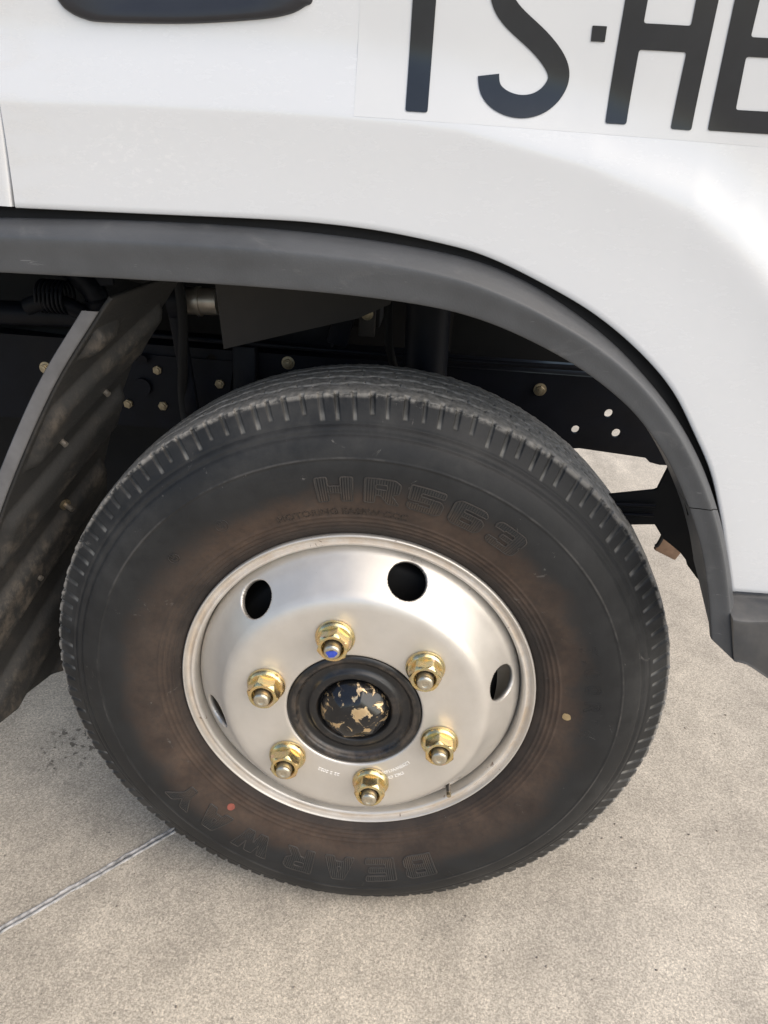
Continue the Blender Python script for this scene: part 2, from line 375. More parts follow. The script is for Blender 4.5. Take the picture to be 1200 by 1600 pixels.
add([jp(FAR, FAR, 0), jp(-FAR, FAR, 0), jp(-FAR, JW, 0)]+[jp(u, r_, 0) for u, r_ in zip(us, rough_l)]+[jp(UE+.004, 0, 0), jp(FAR, 0, 0)])
for a in range(len(us)-1):
    add([jp(us[a], -rough_r[a], 0), jp(us[a+1], -rough_r[a+1], 0), jp(us[a+1], -JW*.6, -.012), jp(us[a], -JW*.6, -.012)])
    add([jp(us[a], JW*.6, -.012), jp(us[a+1], JW*.6, -.012), jp(us[a+1], rough_l[a+1], 0), jp(us[a], rough_l[a], 0)])
add([jp(-1.2, -JW, -.012), jp(UE, -JW, -.012), jp(UE, JW, -.012), jp(-1.2, JW, -.012)])
gm = mesh(vs_, fs_); bm = bmesh.new(); bm.from_mesh(gm); bmesh.ops.remove_doubles(bm, verts=bm.verts, dist=1e-5)
bmesh.ops.triangulate(bm, faces=[f for f in bm.faces if len(f.verts) > 4]); bmesh.ops.recalc_face_normals(bm, faces=bm.faces)
for f in bm.faces:
    pass
bm.to_mesh(gm); bm.free()
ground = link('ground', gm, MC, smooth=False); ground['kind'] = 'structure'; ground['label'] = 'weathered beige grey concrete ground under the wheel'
# sealant: crumbly strip lying in the joint, split by a dark crack
def sealant(side):
    rows = []
    uu = np.linspace(-1.19, UE-.004, 420)
    for u in uu:
        n1 = 1.5*noise.noise(Vector((u*45, side*5, 2))); n2 = noise.noise(Vector((u*130, side*9, 4))); n3 = noise.noise(Vector((u*60, 3, 8)))
        out = side*(JW*1.05+.0016*n1); inn = side*(.0006+.0016*max(0, n1*side*.8+n2*.8+.1))+.0016*n3
        hz = .0012+.0016*n2
        rows.append([jp(u, out, -.004), jp(u, out, .0006), jp(u, out*.65+inn*.35, hz+.0012), jp(u, inn*.8+out*.2, hz), jp(u, inn, -.009)])
    P = np.array(rows); me = grid_mesh(P); fix(me)
    o = link('joint_sealant', me, MS, ground); return o
sealant(1); sealant(-1)

# loose grit lying on the slabs
gb = bmesh.new(); rg_ = random.Random(11)
for _ in range(420):
    x, y = rg_.uniform(-.75, .75), rg_.uniform(-.55, .75)
    if abs((x-JA[0])*jn[0]+(y-JA[1])*jn[1]) < .012: continue
    if abs(x) < .15 and -.03 < y < .18: continue
    r0 = rg_.choice((.0006, .0007, .0008, .0010, .0012, .0018)); v0 = bmesh.ops.create_icosphere(gb, subdivisions=1, radius=r0)['verts']
    for v in v0: v.co = Vector((v.co.x*rg_.uniform(.7, 1.4)+x, v.co.y*rg_.uniform(.7, 1.4)+y, v.co.z*.6+r0*.45))
gme_ = bpy.data.meshes.new('mesh'); gb.to_mesh(gme_); gb.free()
grit = link('grit', gme_, mat_plain('grit_stone', (.20, .175, .145), .9, 0, .6, 90)); grit['kind'] = 'stuff'; grit['label'] = 'tiny loose grit scattered over the concrete'; grit['category'] = 'grit'
# ------------------------------------------------------------------ truck
truck = empty('truck', None, (0, 0, 0))
truck['label'] = 'white truck cab side with black lettering, grey wheel arch flare and silver wheel'
truck['category'] = 'truck'
Z = (0, 0, AX)

# --- door / side skin as a pressed sheet: y depends on (x, z)
CR = np.array([(-0.9, .6295), (-0.411, 0.6308), (-0.316, 0.6321), (-0.2164, 0.6351), (-0.1076, 0.6364), (-0.0322, 0.6358), (0.0213, 0.6345), (0.0642, 0.6317), (0.1736, 0.6107), (0.2276, 0.5942), (0.2653, 0.5815), (0.3102, 0.5535), (0.3415, 0.5289), (0.3698, 0.4977), (.42, .43), (.5, .33), (.9, .1)])
BD = np.array([(-0.9, .68), (-0.4011, 0.6814), (-0.3091, 0.6824), (-0.2127, 0.685), (-0.1073, 0.6858), (-0.0238, 0.6834), (0.0493, 0.6761), (0.1387, 0.6651), (0.1816, 0.656), (0.2095, 0.646), (0.2644, 0.6327), (0.3254, 0.6001), (.40, .55), (.5, .48), (.9, .30)])
def sm(t): t = np.clip(t, 0, 1); return t*t*(3-2*t)
def skin_y(x, z):
    x = np.asarray(x, float); z = np.asarray(z, float)
    zc = np.interp(x, CR[:, 0], CR[:, 1]); zb = np.maximum(np.interp(x, BD[:, 0], BD[:, 1]), zc+.022)
    soft = np.interp(x, (-.05, .15, .35), (.0012, .003, .012))
    def ramp(d, s): return .5*(d+np.sqrt(d*d+s*s))          # smooth max(d,0)
    above = ramp(z-zc, soft); above2 = ramp(z-zb, soft*2.5+.008)
    y = -.0520 + .006*np.tanh(.10*ramp(zc-z, soft)/.006) + .20*(above-above2) - .10*above2
    y = y + .35*ramp(x-.40, .1)**2
    return y
BE = [(-0.3288, 0.548), (-0.2241, 0.5501), (-0.1088, 0.5525), (-0.0518, 0.5524), (0.005, 0.5491), (0.0622, 0.5416), (0.0969, 0.5342), (0.1404, 0.5186), (0.1972, 0.4929), (0.2455, 0.4616), (0.2855, 0.426), (0.3179, 0.3823), (0.3404, 0.3477), (0.3591, 0.3077), (0.3763, 0.2649), (0.3946, 0.2161)]
edge = np.vstack([crom(BE, 14), [(.3962, .2150)], [(x, .2155+.003*(x-.4)) for x in np.linspace(.400, .62, 40)]])
def skin(name, edge, outer, rows, mat, hem=True):
    n = len(edge); t = np.concatenate([np.linspace(0, .04, 5)[:-1], .04+.96*np.linspace(0, 1, rows)**1.15])
    P = edge[:, None, :]*(1-t[None, :, None])+outer[:, None, :]*t[None, :, None]
    Y = skin_y(P[..., 0], P[..., 1]); G = np.stack([P[..., 0], Y, P[..., 1]], -1)
    if hem:                                                   # folded hem at the cut edge
        e = G[:, :1].copy(); d = G[:, :1]-G[:, 4:5]; d /= np.linalg.norm(d, axis=2, keepdims=True)+1e-9
        h1 = e+d*.0008+np.array([0, .0010, 0]); h2 = e+d*.0010+np.array([0, .0030, 0]); h3 = e-d*.001+np.array([0, .0045, 0]); h4 = e-d*.02+np.array([0, .006, 0])
        G = np.concatenate([h4, h3, h2, h1, G], 1)
    me = grid_mesh(G); me2 = fix(me); return me2
m_ = len(edge); k1 = 14*4
ox = []
for i, (x, z) in enumerate(edge):
    if i <= k1: ox.append((x+np.interp(i, (0, k1), (.0125, 0)), 1.02))
    elif i < 14*15: f = (i-k1)/(14*15-k1); ox.append((np.interp(f, (0, 1), (edge[k1][0], .60)), np.interp(f, (0, .75, 1), (1.02, 1.02, .72))))
    else: f = (i-14*15)/(m_-1-14*15); ox.append((.63, np.interp(f, (0, 1), (.70, .2165))))
door = link('door', skin('door', edge, np.array(ox), 150, MP), MP, truck, Z)
door['label'] = 'white painted cab door and fender skin with pressed crease'
# rear body strip beyond the door gap
se = np.array([(-0.3150, 1.02), (-0.3219, 0.6635), (-0.3244, 0.6211), (-0.3266, 0.5864), (-0.3286, 0.5480)])-np.array([.0036, 0])
sz = np.linspace(.548, 1.02, 90); sx = np.interp(sz, se[::-1, 1], se[::-1, 0])
P = []
for x0, z in zip(sx, sz):
    xs = np.concatenate([[x0-.0005, x0, x0-.0006, x0-.002], np.linspace(x0-.006, -1.1, 60)])
    ys = skin_y(xs, np.full_like(xs, z)); ys[0] += .016; ys[1] += .002; ys[2] += .0006
    P.append(np.stack([xs, ys, np.full_like(xs, z)], -1))
link('cab_side_panel', fix(grid_mesh(np.array(P))), MP, truck, Z)
# dark door seal seen in the gap
sp_ = np.stack([np.interp(np.linspace(.55, 1.02, 30), se[::-1, 1], se[::-1, 0])+.0018, np.full(30, -.036), np.linspace(.55, 1.02, 30)], -1)
tube('door_seal', sp_, .0045, MDK, truck)

def wrap(me, off, loc):
    for v in me.vertices:
        u, vv, ww = v.co; v.co = (u, float(skin_y(u, vv))-off-ww, vv)
    me.update(); return fix(me)
def dense(me, mx=.008):
    bm = bmesh.new(); bm.from_mesh(me)
    for _ in range(6):
        es = [e for e in bm.edges if e.calc_length() > mx]
        if not es: break
        bmesh.ops.subdivide_edges(bm, edges=es, cuts=1); bmesh.ops.triangulate(bm, faces=[f for f in bm.faces if len(f.verts) > 4])
    bm.to_mesh(me); bm.free(); return me
# clear film under the lettering
fp = [(-.0255, .6368), (.10, .6362), (.25, .6345), (.40, .6320), (.50, .630), (.50, .86), (-.022, .86)]
fme = dense(fill_curve([fp], 0), .02)
film = link('decal_film', wrap(fme, .00012, Z), MFI, door, (0, 0, 0), True, 30)
film['label'] = 'clear rectangular film carrying the black letters'
LT = .762; LB = .6428
def smooth1(a, k=2):
    a = np.array(a, float)
    for _ in range(k):
        b_ = a.copy(); b_[1:-1] = .25*a[:-2]+.5*a[1:-1]+.25*a[2:]; a = b_
    return a
letters = {
 'T': [[(.0172, LB), (.0355, LB), (.0358, LT-.0175), (.0655, LT-.0175), (.0655, LT), (-.0125, LT), (-.0125, LT-.0175), (.0174, LT-.0175)]],
 'H': [[(.1819, .6433), (.1990, .6433), (.1985, .6957), (.2353, .6957), (.2355, .6422), (.2523, .6420), (.2500, LT), (.2328, LT), (.2343, .7130), (.1980, .7131), (.1975, LT), (.1805, LT)]],
 'B': [[(.2656, .6428), (.318, .6428), (.331, .650), (.336, .664), (.336, .680), (.330, .695), (.320, .7015), (.328, .709), (.332, .720), (.332, .742), (.326, .755), (.314, LT), (.2615, LT)],
       [(.2838, .6586), (.3105, .6587), (.318, .665), (.319, .682), (.311, .6950), (.2815, .6950)], [(.2812, .7079), (.307, .7078), (.314, .714), (.315, .735), (.308, .7455), (.2805, .7455)]],
 'square': [[(.1594, .7099), (.1706, .7099), (.1709, .6995), (.1600, .6995)]]}
SL = [(0.0826, 0.6727), (0.0847, 0.6615), (0.0960, 0.6537), (0.1125, 0.6505), (0.1295, 0.6556), (0.1387, 0.6676), (0.1393, 0.6766), (0.1334, 0.6862), (0.1187, 0.6986), (0.1021, 0.7086), (0.0897, 0.7186), (0.0848, .7290), (.0868, .7412), (.0965, .7505), (.1100, .7540), (.1245, .7500), (.1340, .7390), (.1350, .7300)]
sc_ = smooth1(crom(SL, 8), 30); tg = np.gradient(sc_, axis=0); tg /= np.linalg.norm(tg, axis=1)[:, None]; nr = np.stack([-tg[:, 1], tg[:, 0]], 1)
letters['S'] = [[tuple(v) for v in np.vstack([sc_+nr*.0085, (sc_-nr*.0085)[::-1]])]]
for ch, polys in letters.items():
    pl = polys if ch == 'S' else [round_poly(q, .0022 if ch != 'square' else .0006) for q in polys]
    me = dense(fill_curve(pl, .0005), .005)
    o = link('letter', wrap(me, .0006, Z), MVI, door, (0, 0, 0), True, 30); o['label'] = 'black vinyl letter '+ch if ch != 'square' else 'small black square between the letters'
# door handle pad
hp = [(-0.2687, 0.7068), (-0.2627, 0.7006), (-0.25, 0.6955), (-0.2316, 0.6938), (-0.1654, 0.6961), (-0.1077, 0.7016), (-0.0818, 0.7063), (-0.0689, 0.7121), (-0.0629, 0.7166), (-.062, .735), (-.068, .765), (-.085, .778), (-.17, .782), (-.245, .778), (-.264, .765), (-.272, .735)]
hc = crom(hp+[hp[0]], 8)[:-1]; cen = hc.mean(0); rows = []
for s_, d_ in ((1.012, .0015), (1.008, -.0012), (1.0, -.0022), (.985, -.0034), (.95, -.0044), (.88, -.0050), (.70, -.0028), (.45, -.0010), (.2, 0), (.02, 0)):
    q = cen+(hc-cen)*s_; rows.append(np.stack([q[:, 0], skin_y(q[:, 0], q[:, 1])+d_, q[:, 1]], -1))
hd = link('door_handle', fix(grid_mesh(np.array(rows), closed_v=True)), MHP, door); hd['label'] = 'dark rounded door handle recess'

# --- wheel arch flare: swept section over four rails
FG = [(-0.4396, 0.5329), (-0.3333, 0.5373), (-0.2286, 0.5423), (-0.1112, 0.5459), (0.0049, 0.5392), (0.0875, 0.5315), (0.1231, 0.5184), (0.1772, 0.495), (0.2262, 0.464), (0.2658, 0.4304), (0.3009, 0.3951), (0.3331, 0.3553), (0.3604, 0.3032), (0.3779, 0.2673), (0.3962, 0.2189), (0.4117, 0.1718), (0.4257, 0.1229)]
FR = [(-0.4254, 0.5243), (-0.3252, 0.5264), (-0.2204, 0.5304), (-0.1105, 0.5317), (-0.0013, 0.5292), (0.0766, 0.5183), (0.1076, 0.5084), (0.1581, 0.4909), (0.2092, 0.4655), (0.2471, 0.4396), (0.2831, 0.4058), (0.3181, 0.3626), (0.347, 0.3117), (0.3638, 0.2769), (0.3814, 0.2302), (0.3961, 0.1853), (0.4094, 0.1414)]
FI = [(-0.429, 0.4901), (-0.3306, 0.4911), (-0.2214, 0.4934), (-0.1167, 0.495), (-0.0161, 0.4942), (0.0556, 0.4886), (0.0875, 0.483), (0.133, 0.4704), (0.1871, 0.4472), (0.2228, 0.4261), (0.2574, 0.3994), (0.2877, 0.3689), (0.3261, 0.3077), (0.3429, 0.2738), (0.3597, 0.2308), (0.3719, 0.1916), (0.38, 0.1642)]
ext = np.array([(-.9, .531)]), np.array([(-.9, .5215)]), np.array([(-.9, .4885)])
rg, rr_, ri = [np.vstack([e, smooth1(r, 1)]) for e, r in zip(ext, (FG, FR, FI))]
def rail3(r, y): c = crom(r, 10); return np.stack([c[:, 0], np.full(len(c), y), c[:, 1]], -1)
g3, r3, i3 = rail3(rg, -.040), rail3(rr_, -.064), rail3(ri, -.0625)
inw = (g3-i3); inw[:, 1] = 0; inw /= np.linalg.norm(inw, axis=1)[:, None]
rt_ = np.interp(np.arange(len(g3)), (0, 10*15, 10*16+5, len(g3)-1), (.05, .05, .012, .010))[:, None]*np.array([[0, 1.0, 0]])
secs = [g3+inw*.004+np.array([0, .045, 0]), g3+inw*.0015+np.array([0, .012, 0]), g3, g3*.5+r3*.5+inw*.0015+np.array([0, -.002, 0]), r3+inw*.0005, r3*.86+i3*.14+np.array([0, -.0030, 0]), r3*.45+i3*.55+np.array([0, -.0012, 0]),
        r3*.08+i3*.92, i3+inw*.001+np.array([0, .0022, 0]), i3+inw*.0015+np.array([0, .006, 0]), i3+inw*.003+rt_]
sec = np.stack(secs, 1)                                       # [station, k, 3]
fin = np.stack([crom(s_, 4) for s_ in sec], 0)
cut = 10*13+1
fl = link('wheel_arch_flare', fix(grid_mesh(fin[:cut])), MF, truck, Z); fl['label'] = 'grey textured plastic flare curving over the wheel'
lo = fin[cut-1:].copy(); lo[0] = lo[0]*.93+lo[1]*.07; lo[0] += np.array([.0004, 0, -.0006])
fl2 = link('flare_end_piece', fix(grid_mesh(lo)), MF, truck, Z); fl2['label'] = 'separate lower end of the grey flare below the joint'
# black strip standing in for the shade in the gap between skin and flare
e3 = crom(BE[:14], 6); e3 = np.vstack([[(-.9, .547)], e3]); lin = []
for k, (yy, ds) in enumerate(((-.0385, -.030), (-.0370, -.012), (-.0360, .004), (-.0340, .03))):
    t_ = np.gradient(e3, axis=0); t_ /= np.linalg.norm(t_, axis=1)[:, None]; nn = np.stack([-t_[:, 1], t_[:, 0]], 1)
    q = e3+nn*ds; lin.append(np.stack([q[:, 0], np.full(len(q), yy), q[:, 1]], -1))
link('arch_gap_shade', fix(grid_mesh(np.array(lin))), MDK, truck, Z)

# --- front bumper corner
xs = np.linspace(.3870, .64, 32); bp = []
for i, x in enumerate(xs):
    d = max(0, x-.40)
    top = .2085+.02*min(d, .3); rid = .2000+.10*min(d, .05); bot = .1435-.50*min(d, .13)
    a = np.array([(.0, top+.006), (-.036, top+.004), (-.046, top-.0005), (-.060, rid+.003), (-.074, rid-.001), (-.0765, rid-.006), (-.075, (rid*.5+bot*.5)), (-.072, bot+.004), (-.068, bot), (-.02, bot-.004)])
    if i == 0: a[:, 0] += .002
    bp.append(np.stack([x+np.clip(.2085-a[:, 1], 0, .1)*.30*max(0, 1-i/12), a[:, 0], a[:, 1]], -1))
bp = np.array([crom(b_, 4) for b_ in bp]); bu = link('bumper', fix(grid_mesh(bp)), MDG, truck, Z); bu['label'] = 'dark scuffed plastic bumper corner below the white panel'

# ------------------------------------------------------------------ wheel
wheel = empty('wheel', truck, Z); wheel['label'] = 'silver steel wheel with gold nuts and worn black tyre'
W0 = (0, 0, 0)
# tyre profile (r, y), outer half up to the crown, then mirrored about y = .075
side = np.array([(.2120, .0200), (.2195, .0085), (.2250, .0020), (.2310, -.0022), (.2400, -.0062), (.2520, -.0104), (.2700, -.0158), (.2880, -.0196), (.3050, -.0210), (.3200, -.0200), (.3350, -.0163), (.3480, -.0102), (.3600, -.0028), (.3700, .0030), (.3780, .0072), (.3842, .0106)])
crown = np.array([(.3842, .0106), (.3852, .0160), (.3863, .0280), (.3875, .0450), (.3884, .0620), (.3887, .0750)])
def resamp(c, step):
    c = crom(c, 24); d = np.r_[0, np.cumsum(np.linalg.norm(np.diff(c, axis=0), axis=1))]; n = max(2, int(d[-1]/step)); s = np.linspace(0, d[-1], n+1)
    return np.stack([np.interp(s, d, c[:, 0]), np.interp(s, d, c[:, 1])], 1)
A1 = resamp(side, .0010); keepA = [i for i in range(len(A1)) if A1[i, 0] > .356 or i % 2 == 0 or (A1[i, 0] < .254 and A1[i, 0] > .228) or abs(A1[i, 0]-.322) < .004]; A = A1[keepA]; Bc = resamp(crown, .0010)
half = np.vstack([A, Bc[1:]]); far = half[::-1][1:].copy(); far[:, 1] = .15-far[:, 1]
farA = far[:len(Bc)-1][1::2]; farB = far[len(Bc)-1:][::4]
prof = np.vstack([half, farA, farB]); NP = len(prof); nA = len(A)
tan = np.gradient(prof, axis=0); tan /= np.linalg.norm(tan, axis=1)[:, None]; nrm = np.stack([tan[:, 1], -tan[:, 0]], 1)   # outward
if nrm[len(half)-1, 0] < 0: nrm = -nrm
NT = 3456; th = np.linspace(0, 2*np.pi, NT, endpoint=False)
r_ = prof[:, 0][None, :]; y_ = prof[:, 1][None, :]; T = th[:, None]
nearside = (np.arange(NP) < len(half)-1)[None, :]
g = lambda x, c, w_: np.exp(-((x-c)/w_)**2)
ysym = np.where(y_ > .075, .15-y_, y_)
disp = np.zeros((NT, NP))
issw = ((r_ < .383) | (ysym < .012))
for rc, am in ((.2335, .0011), (.2385, .0010), (.2440, .0010), (.2500, .0009)): disp += am*g(r_, rc, .0013)*(ysym < .06)
disp += .0009*g(r_, .3215, .0012)*(ysym < .02)+.0006*(1/(1+np.exp(-(r_-.3225)/.0006)))*(ysym < .02)*(r_ < .345)
disp -= .0012*g(r_, .3465, .0016)*(ysym < .01); disp -= .0010*g(r_, .3560, .0014)*(ysym < .012); disp += .0005*g(r_, .3510, .002)*(ysym < .01)
# lateral notches on the shoulder
NN = 128
rs = np.random.RandomState(3)
jit = rs.uniform(-.20, .20, NN); lenj = rs.uniform(-.0034, .0030, NN); depj = rs.uniform(.55, 1.1, NN); wj = rs.uniform(.8, 1.25, NN)
ph0 = np.radians(93.03)
def notch(T, skew):
    u = (T-ph0)/(2*np.pi)*NN+skew; k = np.floor(u+.5).astype(int) % NN; fr = u-np.floor(u+.5)-jit[k]*.5
    return k, fr
skew = np.clip((.384-r_)/.02, 0, 1.3)*.10
k, fr = notch(T, skew); hw = .115*wj[k]
inT = 1/(1+np.exp((np.abs(fr)-hw)/.012))
lowr = .3612+lenj[k]*1.2
band = sm((r_-lowr)/.0025)*np.where(ysym < .0107, 1.0, sm((.0168-ysym)/.004))
taper = np.where(ysym < .0107, np.clip((r_-.356)/.026, .35, 1), 1.0)
nmask = inT*band; disp -= .0042*nmask*taper*depj[k]
# zigzag circumferential grooves
tri = lambda u: 2*np.abs(2*(u-np.floor(u+.5)))-1
for yc, sft in ((.039, 0), (.0625, .5), (.0875, 0), (.111, .5)):
    zz = np.clip(tri(T/(2*np.pi)*64+sft)*1.6, -1, 1)*.0019
    jn_ = .0006*np.sin(T*41+yc*900)+.0005*np.sin(T*97+yc*300)
    disp -= .0052*(1/(1+np.exp((np.abs(y_-yc-zz-jn_)-.0016)/.0004)))*(r_ > .38)
# thin sipes across the ribs
for yc in (.0325, .0455, .0560, .069, .081, .0935):
    u = T/(2*np.pi)*64+yc*37; fs2 = (u-np.floor(u+.5))*(2*np.pi*.387/64)
    disp -= .0016*g(fs2, 0, .0007)*sm((.0045-np.abs(y_-yc))/.002)*(r_ > .38)
# ragged, feathered wear of the shoulder rib and scrubbed ribs
def ang_noise(f1, seed):
    rs2 = np.random.RandomState(seed); out = 0
    for f_ in f1: out = out+np.sin(T*f_+rs2.uniform(0, 6.28))
    return out/len(f1)**.5
wear = ang_noise((7, 13, 29, 53, 87, 131, 211, 307), 4)
shd = np.exp(-((ysym-.0125)/.005)**2)*(r_ > .376)
disp += (-.0003+.00050*wear)*shd
disp += .00015*ang_noise((31, 67, 149, 233, 377), 9)*(r_ > .38)
# faint bulges of the carcass
disp += .0004*ang_noise((3, 5, 9, 16), 12)*np.exp(-((r_-.30)/.035)**2)
R_ = r_+disp*nrm[None, :, 0]; Y_ = y_+disp*nrm[None, :, 1]
X3 = R_*np.cos(T); Z3 = R_*np.sin(T)
# flat contact patch and bulge above it
bot = np.exp(-(((T-1.5*np.pi))/.42)**2)
Y_ = Y_+np.where(y_ < .075, -1, 1)*.0075*bot*np.exp(-((r_-.335)/.045)**2)
lim = -AX+.0004
Z3 = np.where(Z3 < lim, lim+(Z3-lim)*.02, Z3)
me = grid_mesh(np.stack([X3, Y_, Z3], -1), closed_u=True); fix(me)
at = me.attributes.new('notch', 'FLOAT', 'POINT'); at.data.foreach_set('value', (nmask*np.where(ysym < .0112, 1, .3)*sm((.372-r_)/.012)*1.0+nmask*.25).clip(0, 1).astype(np.float32).ravel())
tyre = link('tyre', me, MT, wheel, W0)
tyre['label'] = 'worn black truck tyre with brown dust on its sidewall'
def sw_y(r): return np.interp(r, A[:, 0], A[:, 1])

# moulded lettering on the sidewall
def text_mesh(txt, size, offset=0.0, fill=True, bevel=0.0, shear=0.0):
    cu = bpy.data.curves.new('t', 'FONT'); cu.body = txt; cu.size = size; cu.offset = offset; cu.shear = shear; cu.resolution_u = 4
    cu.align_x = 'CENTER'; cu.align_y = 'BOTTOM_BASELINE'
    if not fill: cu.fill_mode = 'NONE'; cu.bevel_depth = bevel; cu.bevel_resolution = 1
    o = bpy.data.objects.new('t', cu); COL.objects.link(o); bpy.context.view_layer.update()
    m2 = bpy.data.meshes.new_from_object(o); bpy.data.objects.remove(o); bpy.data.curves.remove(cu); return m2
def ring_text(name, txt, a_deg, r0, size, parent, mat, hgt=.0007, offset=0.0, wide=1.0, outline=.0005, hatch=True, ysurf=sw_y, shear=0.0):
    parts = []
    if hatch: parts.append((text_mesh(txt, size, offset, shear=shear), hgt*.55))
    if outline: parts.append((text_mesh(txt, size, offset, False, outline, shear), hgt*.6))
    bm = bmesh.new(); hl = bm.verts.layers.float.new('hu'); a0 = math.radians(a_deg)
    for m2, off in parts:
        if len(m2.vertices) == 0: continue
        dense(m2, .006) if off == hgt*.55 else None
        i0 = len(bm.verts); bm.from_mesh(m2); bm.verts.ensure_lookup_table()
        for v in bm.verts[i0:]:
            u, vv, ww = v.co; v[hl] = u*wide; rr2 = r0+vv; a = a0-u*wide/(r0+size*.35)
            yy = float(ysurf(rr2)); bl = .0075*math.exp(-((((a % (2*math.pi))-1.5*math.pi))/.42)**2)*math.exp(-((rr2-.335)/.045)**2) if parent is wheel and ysurf is sw_y else 0
            v.co = (rr2*math.cos(a), yy-bl-off-ww, rr2*math.sin(a))
    bmesh.ops.recalc_face_normals(bm, faces=bm.faces)
    m3 = bpy.data.meshes.new('mesh'); bm.to_mesh(m3); bm.free(); return link(name, m3, mat, parent, W0, True, 40)
GLYPH = {
 'H': [[(0,0),(.32,0),(.32,.36),(.68,.36),(.68,0),(1,0),(1,1),(.68,1),(.68,.64),(.32,.64),(.32,1),(0,1)]],
 'R': [[(0,0),(.3,0),(.3,.34),(.45,.34),(.68,0),(1.02,0),(.76,.38),(.95,.5),(.97,.85),(.8,1),(0,1)], [(.3,.58),(.62,.58),(.62,.78),(.3,.78)]],
 '5': [[(0,.12),(.1,0),(.85,0),(1,.12),(1,.5),(.88,.62),(.32,.62),(.32,.76),(.95,.76),(.95,1),(0,1),(0,.42),(.1,.4),(.66,.4),(.66,.24),(.32,.24),(.32,.3),(0,.3)]],
 '6': [[(0,.15),(.14,0),(.86,0),(1,.15),(1,.5),(.88,.62),(.32,.62),(.32,.76),(.96,.76),(.96,.88),(.84,1),(.14,1),(0,.86)], [(.32,.22),(.68,.22),(.68,.42),(.32,.42)]],
 '3': [[(0,.12),(.12,0),(.86,0),(1,.13),(1,.44),(.92,.5),(1,.57),(1,.87),(.86,1),(.12,1),(0,.88),(0,.72),(.32,.72),(.32,.78),(.66,.78),(.66,.6),(.3,.6),(.3,.42),(.66,.42),(.66,.22),(.32,.22),(.32,.28),(0,.28)]],
 'B': [[(0,0),(.85,0),(1,.13),(1,.42),(.9,.51),(.97,.6),(.97,.87),(.83,1),(0,1)], [(.3,.2),(.68,.2),(.68,.4),(.3,.4)], [(.3,.62),(.65,.62),(.65,.8),(.3,.8)]],
 'E': [[(0,0),(1,0),(1,.24),(.32,.24),(.32,.39),(.9,.39),(.9,.61),(.32,.61),(.32,.76),(1,.76),(1,1),(0,1)]],
 'A': [[(0,0),(.32,0),(.38,.2),(.66,.2),(.72,0),(1.05,0),(.72,1),(.33,1)], [(.44,.42),(.6,.42),(.525,.7)]],
 'W': [[(.2,0),(.5,0),(.6,.5),(.72,0),(1.0,0),(1.25,1),(.93,1),(.85,.5),(.74,1),(.48,1),(.38,.5),(.3,1),(-.03,1)]],
 'Y': [[(.34,0),(.66,0),(.66,.38),(1.02,1),(.68,1),(.5,.63),(.32,1),(-.02,1),(.34,.38)]]}
def bulge(a, r): return .0075*math.exp(-((((a % (2*math.pi))-1.5*math.pi))/.42)**2)*math.exp(-((r-.335)/.045)**2)
def block_letter(ch, a_deg, r0, hgt, wid):
    """moulded block letter: hatched field with a raised outline bead"""
    polys = [round_poly([(x*wid-wid*.5, y*hgt) for x, y in q], .0022, 3) for q in GLYPH[ch]]
    a0 = math.radians(a_deg); rm = r0+hgt*.5
    def put(u, v, h): a = a0-u/rm; r = r0+v; return (r*math.cos(a), float(sw_y(r))-bulge(a, r)-h, r*math.sin(a))
    fm = dense(fill_curve(polys, 0), .005); bm = bmesh.new(); hl = bm.verts.layers.float.new('hu'); bm.from_mesh(fm)
    for v in bm.verts: u, vv, ww = v.co; v[hl] = u; v.co = put(u, vv, .0006)
    nf = len(bm.faces)
    for q in polys:
        pts = []
        for i in range(len(q)):
            a_, b_ = np.array(q[i]), np.array(q[(i+1) % len(q)]); d = np.linalg.norm(b_-a_)
            for k_ in range(max(1, int(d/.004))): pts.append(a_+(b_-a_)*k_/max(1, int(d/.004)))
        pts = np.array(pts); tg2 = np.roll(pts, -1, 0)-np.roll(pts, 1, 0); tg2 /= np.linalg.norm(tg2, axis=1)[:, None]+1e-9; n2 = np.stack([-tg2[:, 1], tg2[:, 0]], 1)
        ring = [[bm.verts.new(put(*(p_+n_*o_), h_)) for o_, h_ in ((-.0009, 0), (-.0005, .0010), (.0005, .0010), (.0009, 0))] for p_, n_ in zip(pts, n2)]
        for i in range(len(ring)):
            A_, B_ = ring[i], ring[(i+1) % len(ring)]
            for k_ in range(3):
                try: f = bm.faces.new((A_[k_], B_[k_], B_[k_+1], A_[k_+1])); f.material_index = 1
                except ValueError: pass
    bmesh.ops.recalc_face_normals(bm, faces=bm.faces)
    for f in bm.faces:
        if f.normal.y > 0: f.normal_flip()
    m3 = bpy.data.meshes.new('mesh'); bm.to_mesh(m3); bm.free()
    return link('tyre_letter', m3, [ML, MLO], wheel, W0, True, 40)
for ch, a in zip('HR563', (97.0, 86.6, 77.0, 67.3, 57.4)): block_letter(ch, a, .2715, .0300, .0395)
for ch, a in zip('BEARWAY', (-69.8, -80.6, -92.0, -103.5, -116.3, -129.6, -140.5)): block_letter(ch, a, .2725, .0345, .0410)
for ch, a in zip('7.00R16', (21.5, 18.4, 15.0, 10.0, 5.0, .8, -3.2)):
    ring_text('tyre_letter', ch, a, .2790, .0175/.69, wheel, ML, .0003, .0004, 1.05, .00022, hatch=False)
ring_text('tyre_marking', 'MOTORING EASRW CCC', 96.0, .2535, .0080/.69, wheel, ML, .0004, 0, 1.12, .0003, hatch=False)
ring_text('tyre_marking', 'C', 139.8, .2800, .0070/.69, wheel, ML, .0004, 0, 1.0, .0003, hatch=False)
ring_text('tyre_marking', 'C', 124.9, .2760, .0080/.69, wheel, ML, .0004, 0, 1.0, .0003, hatch=False)
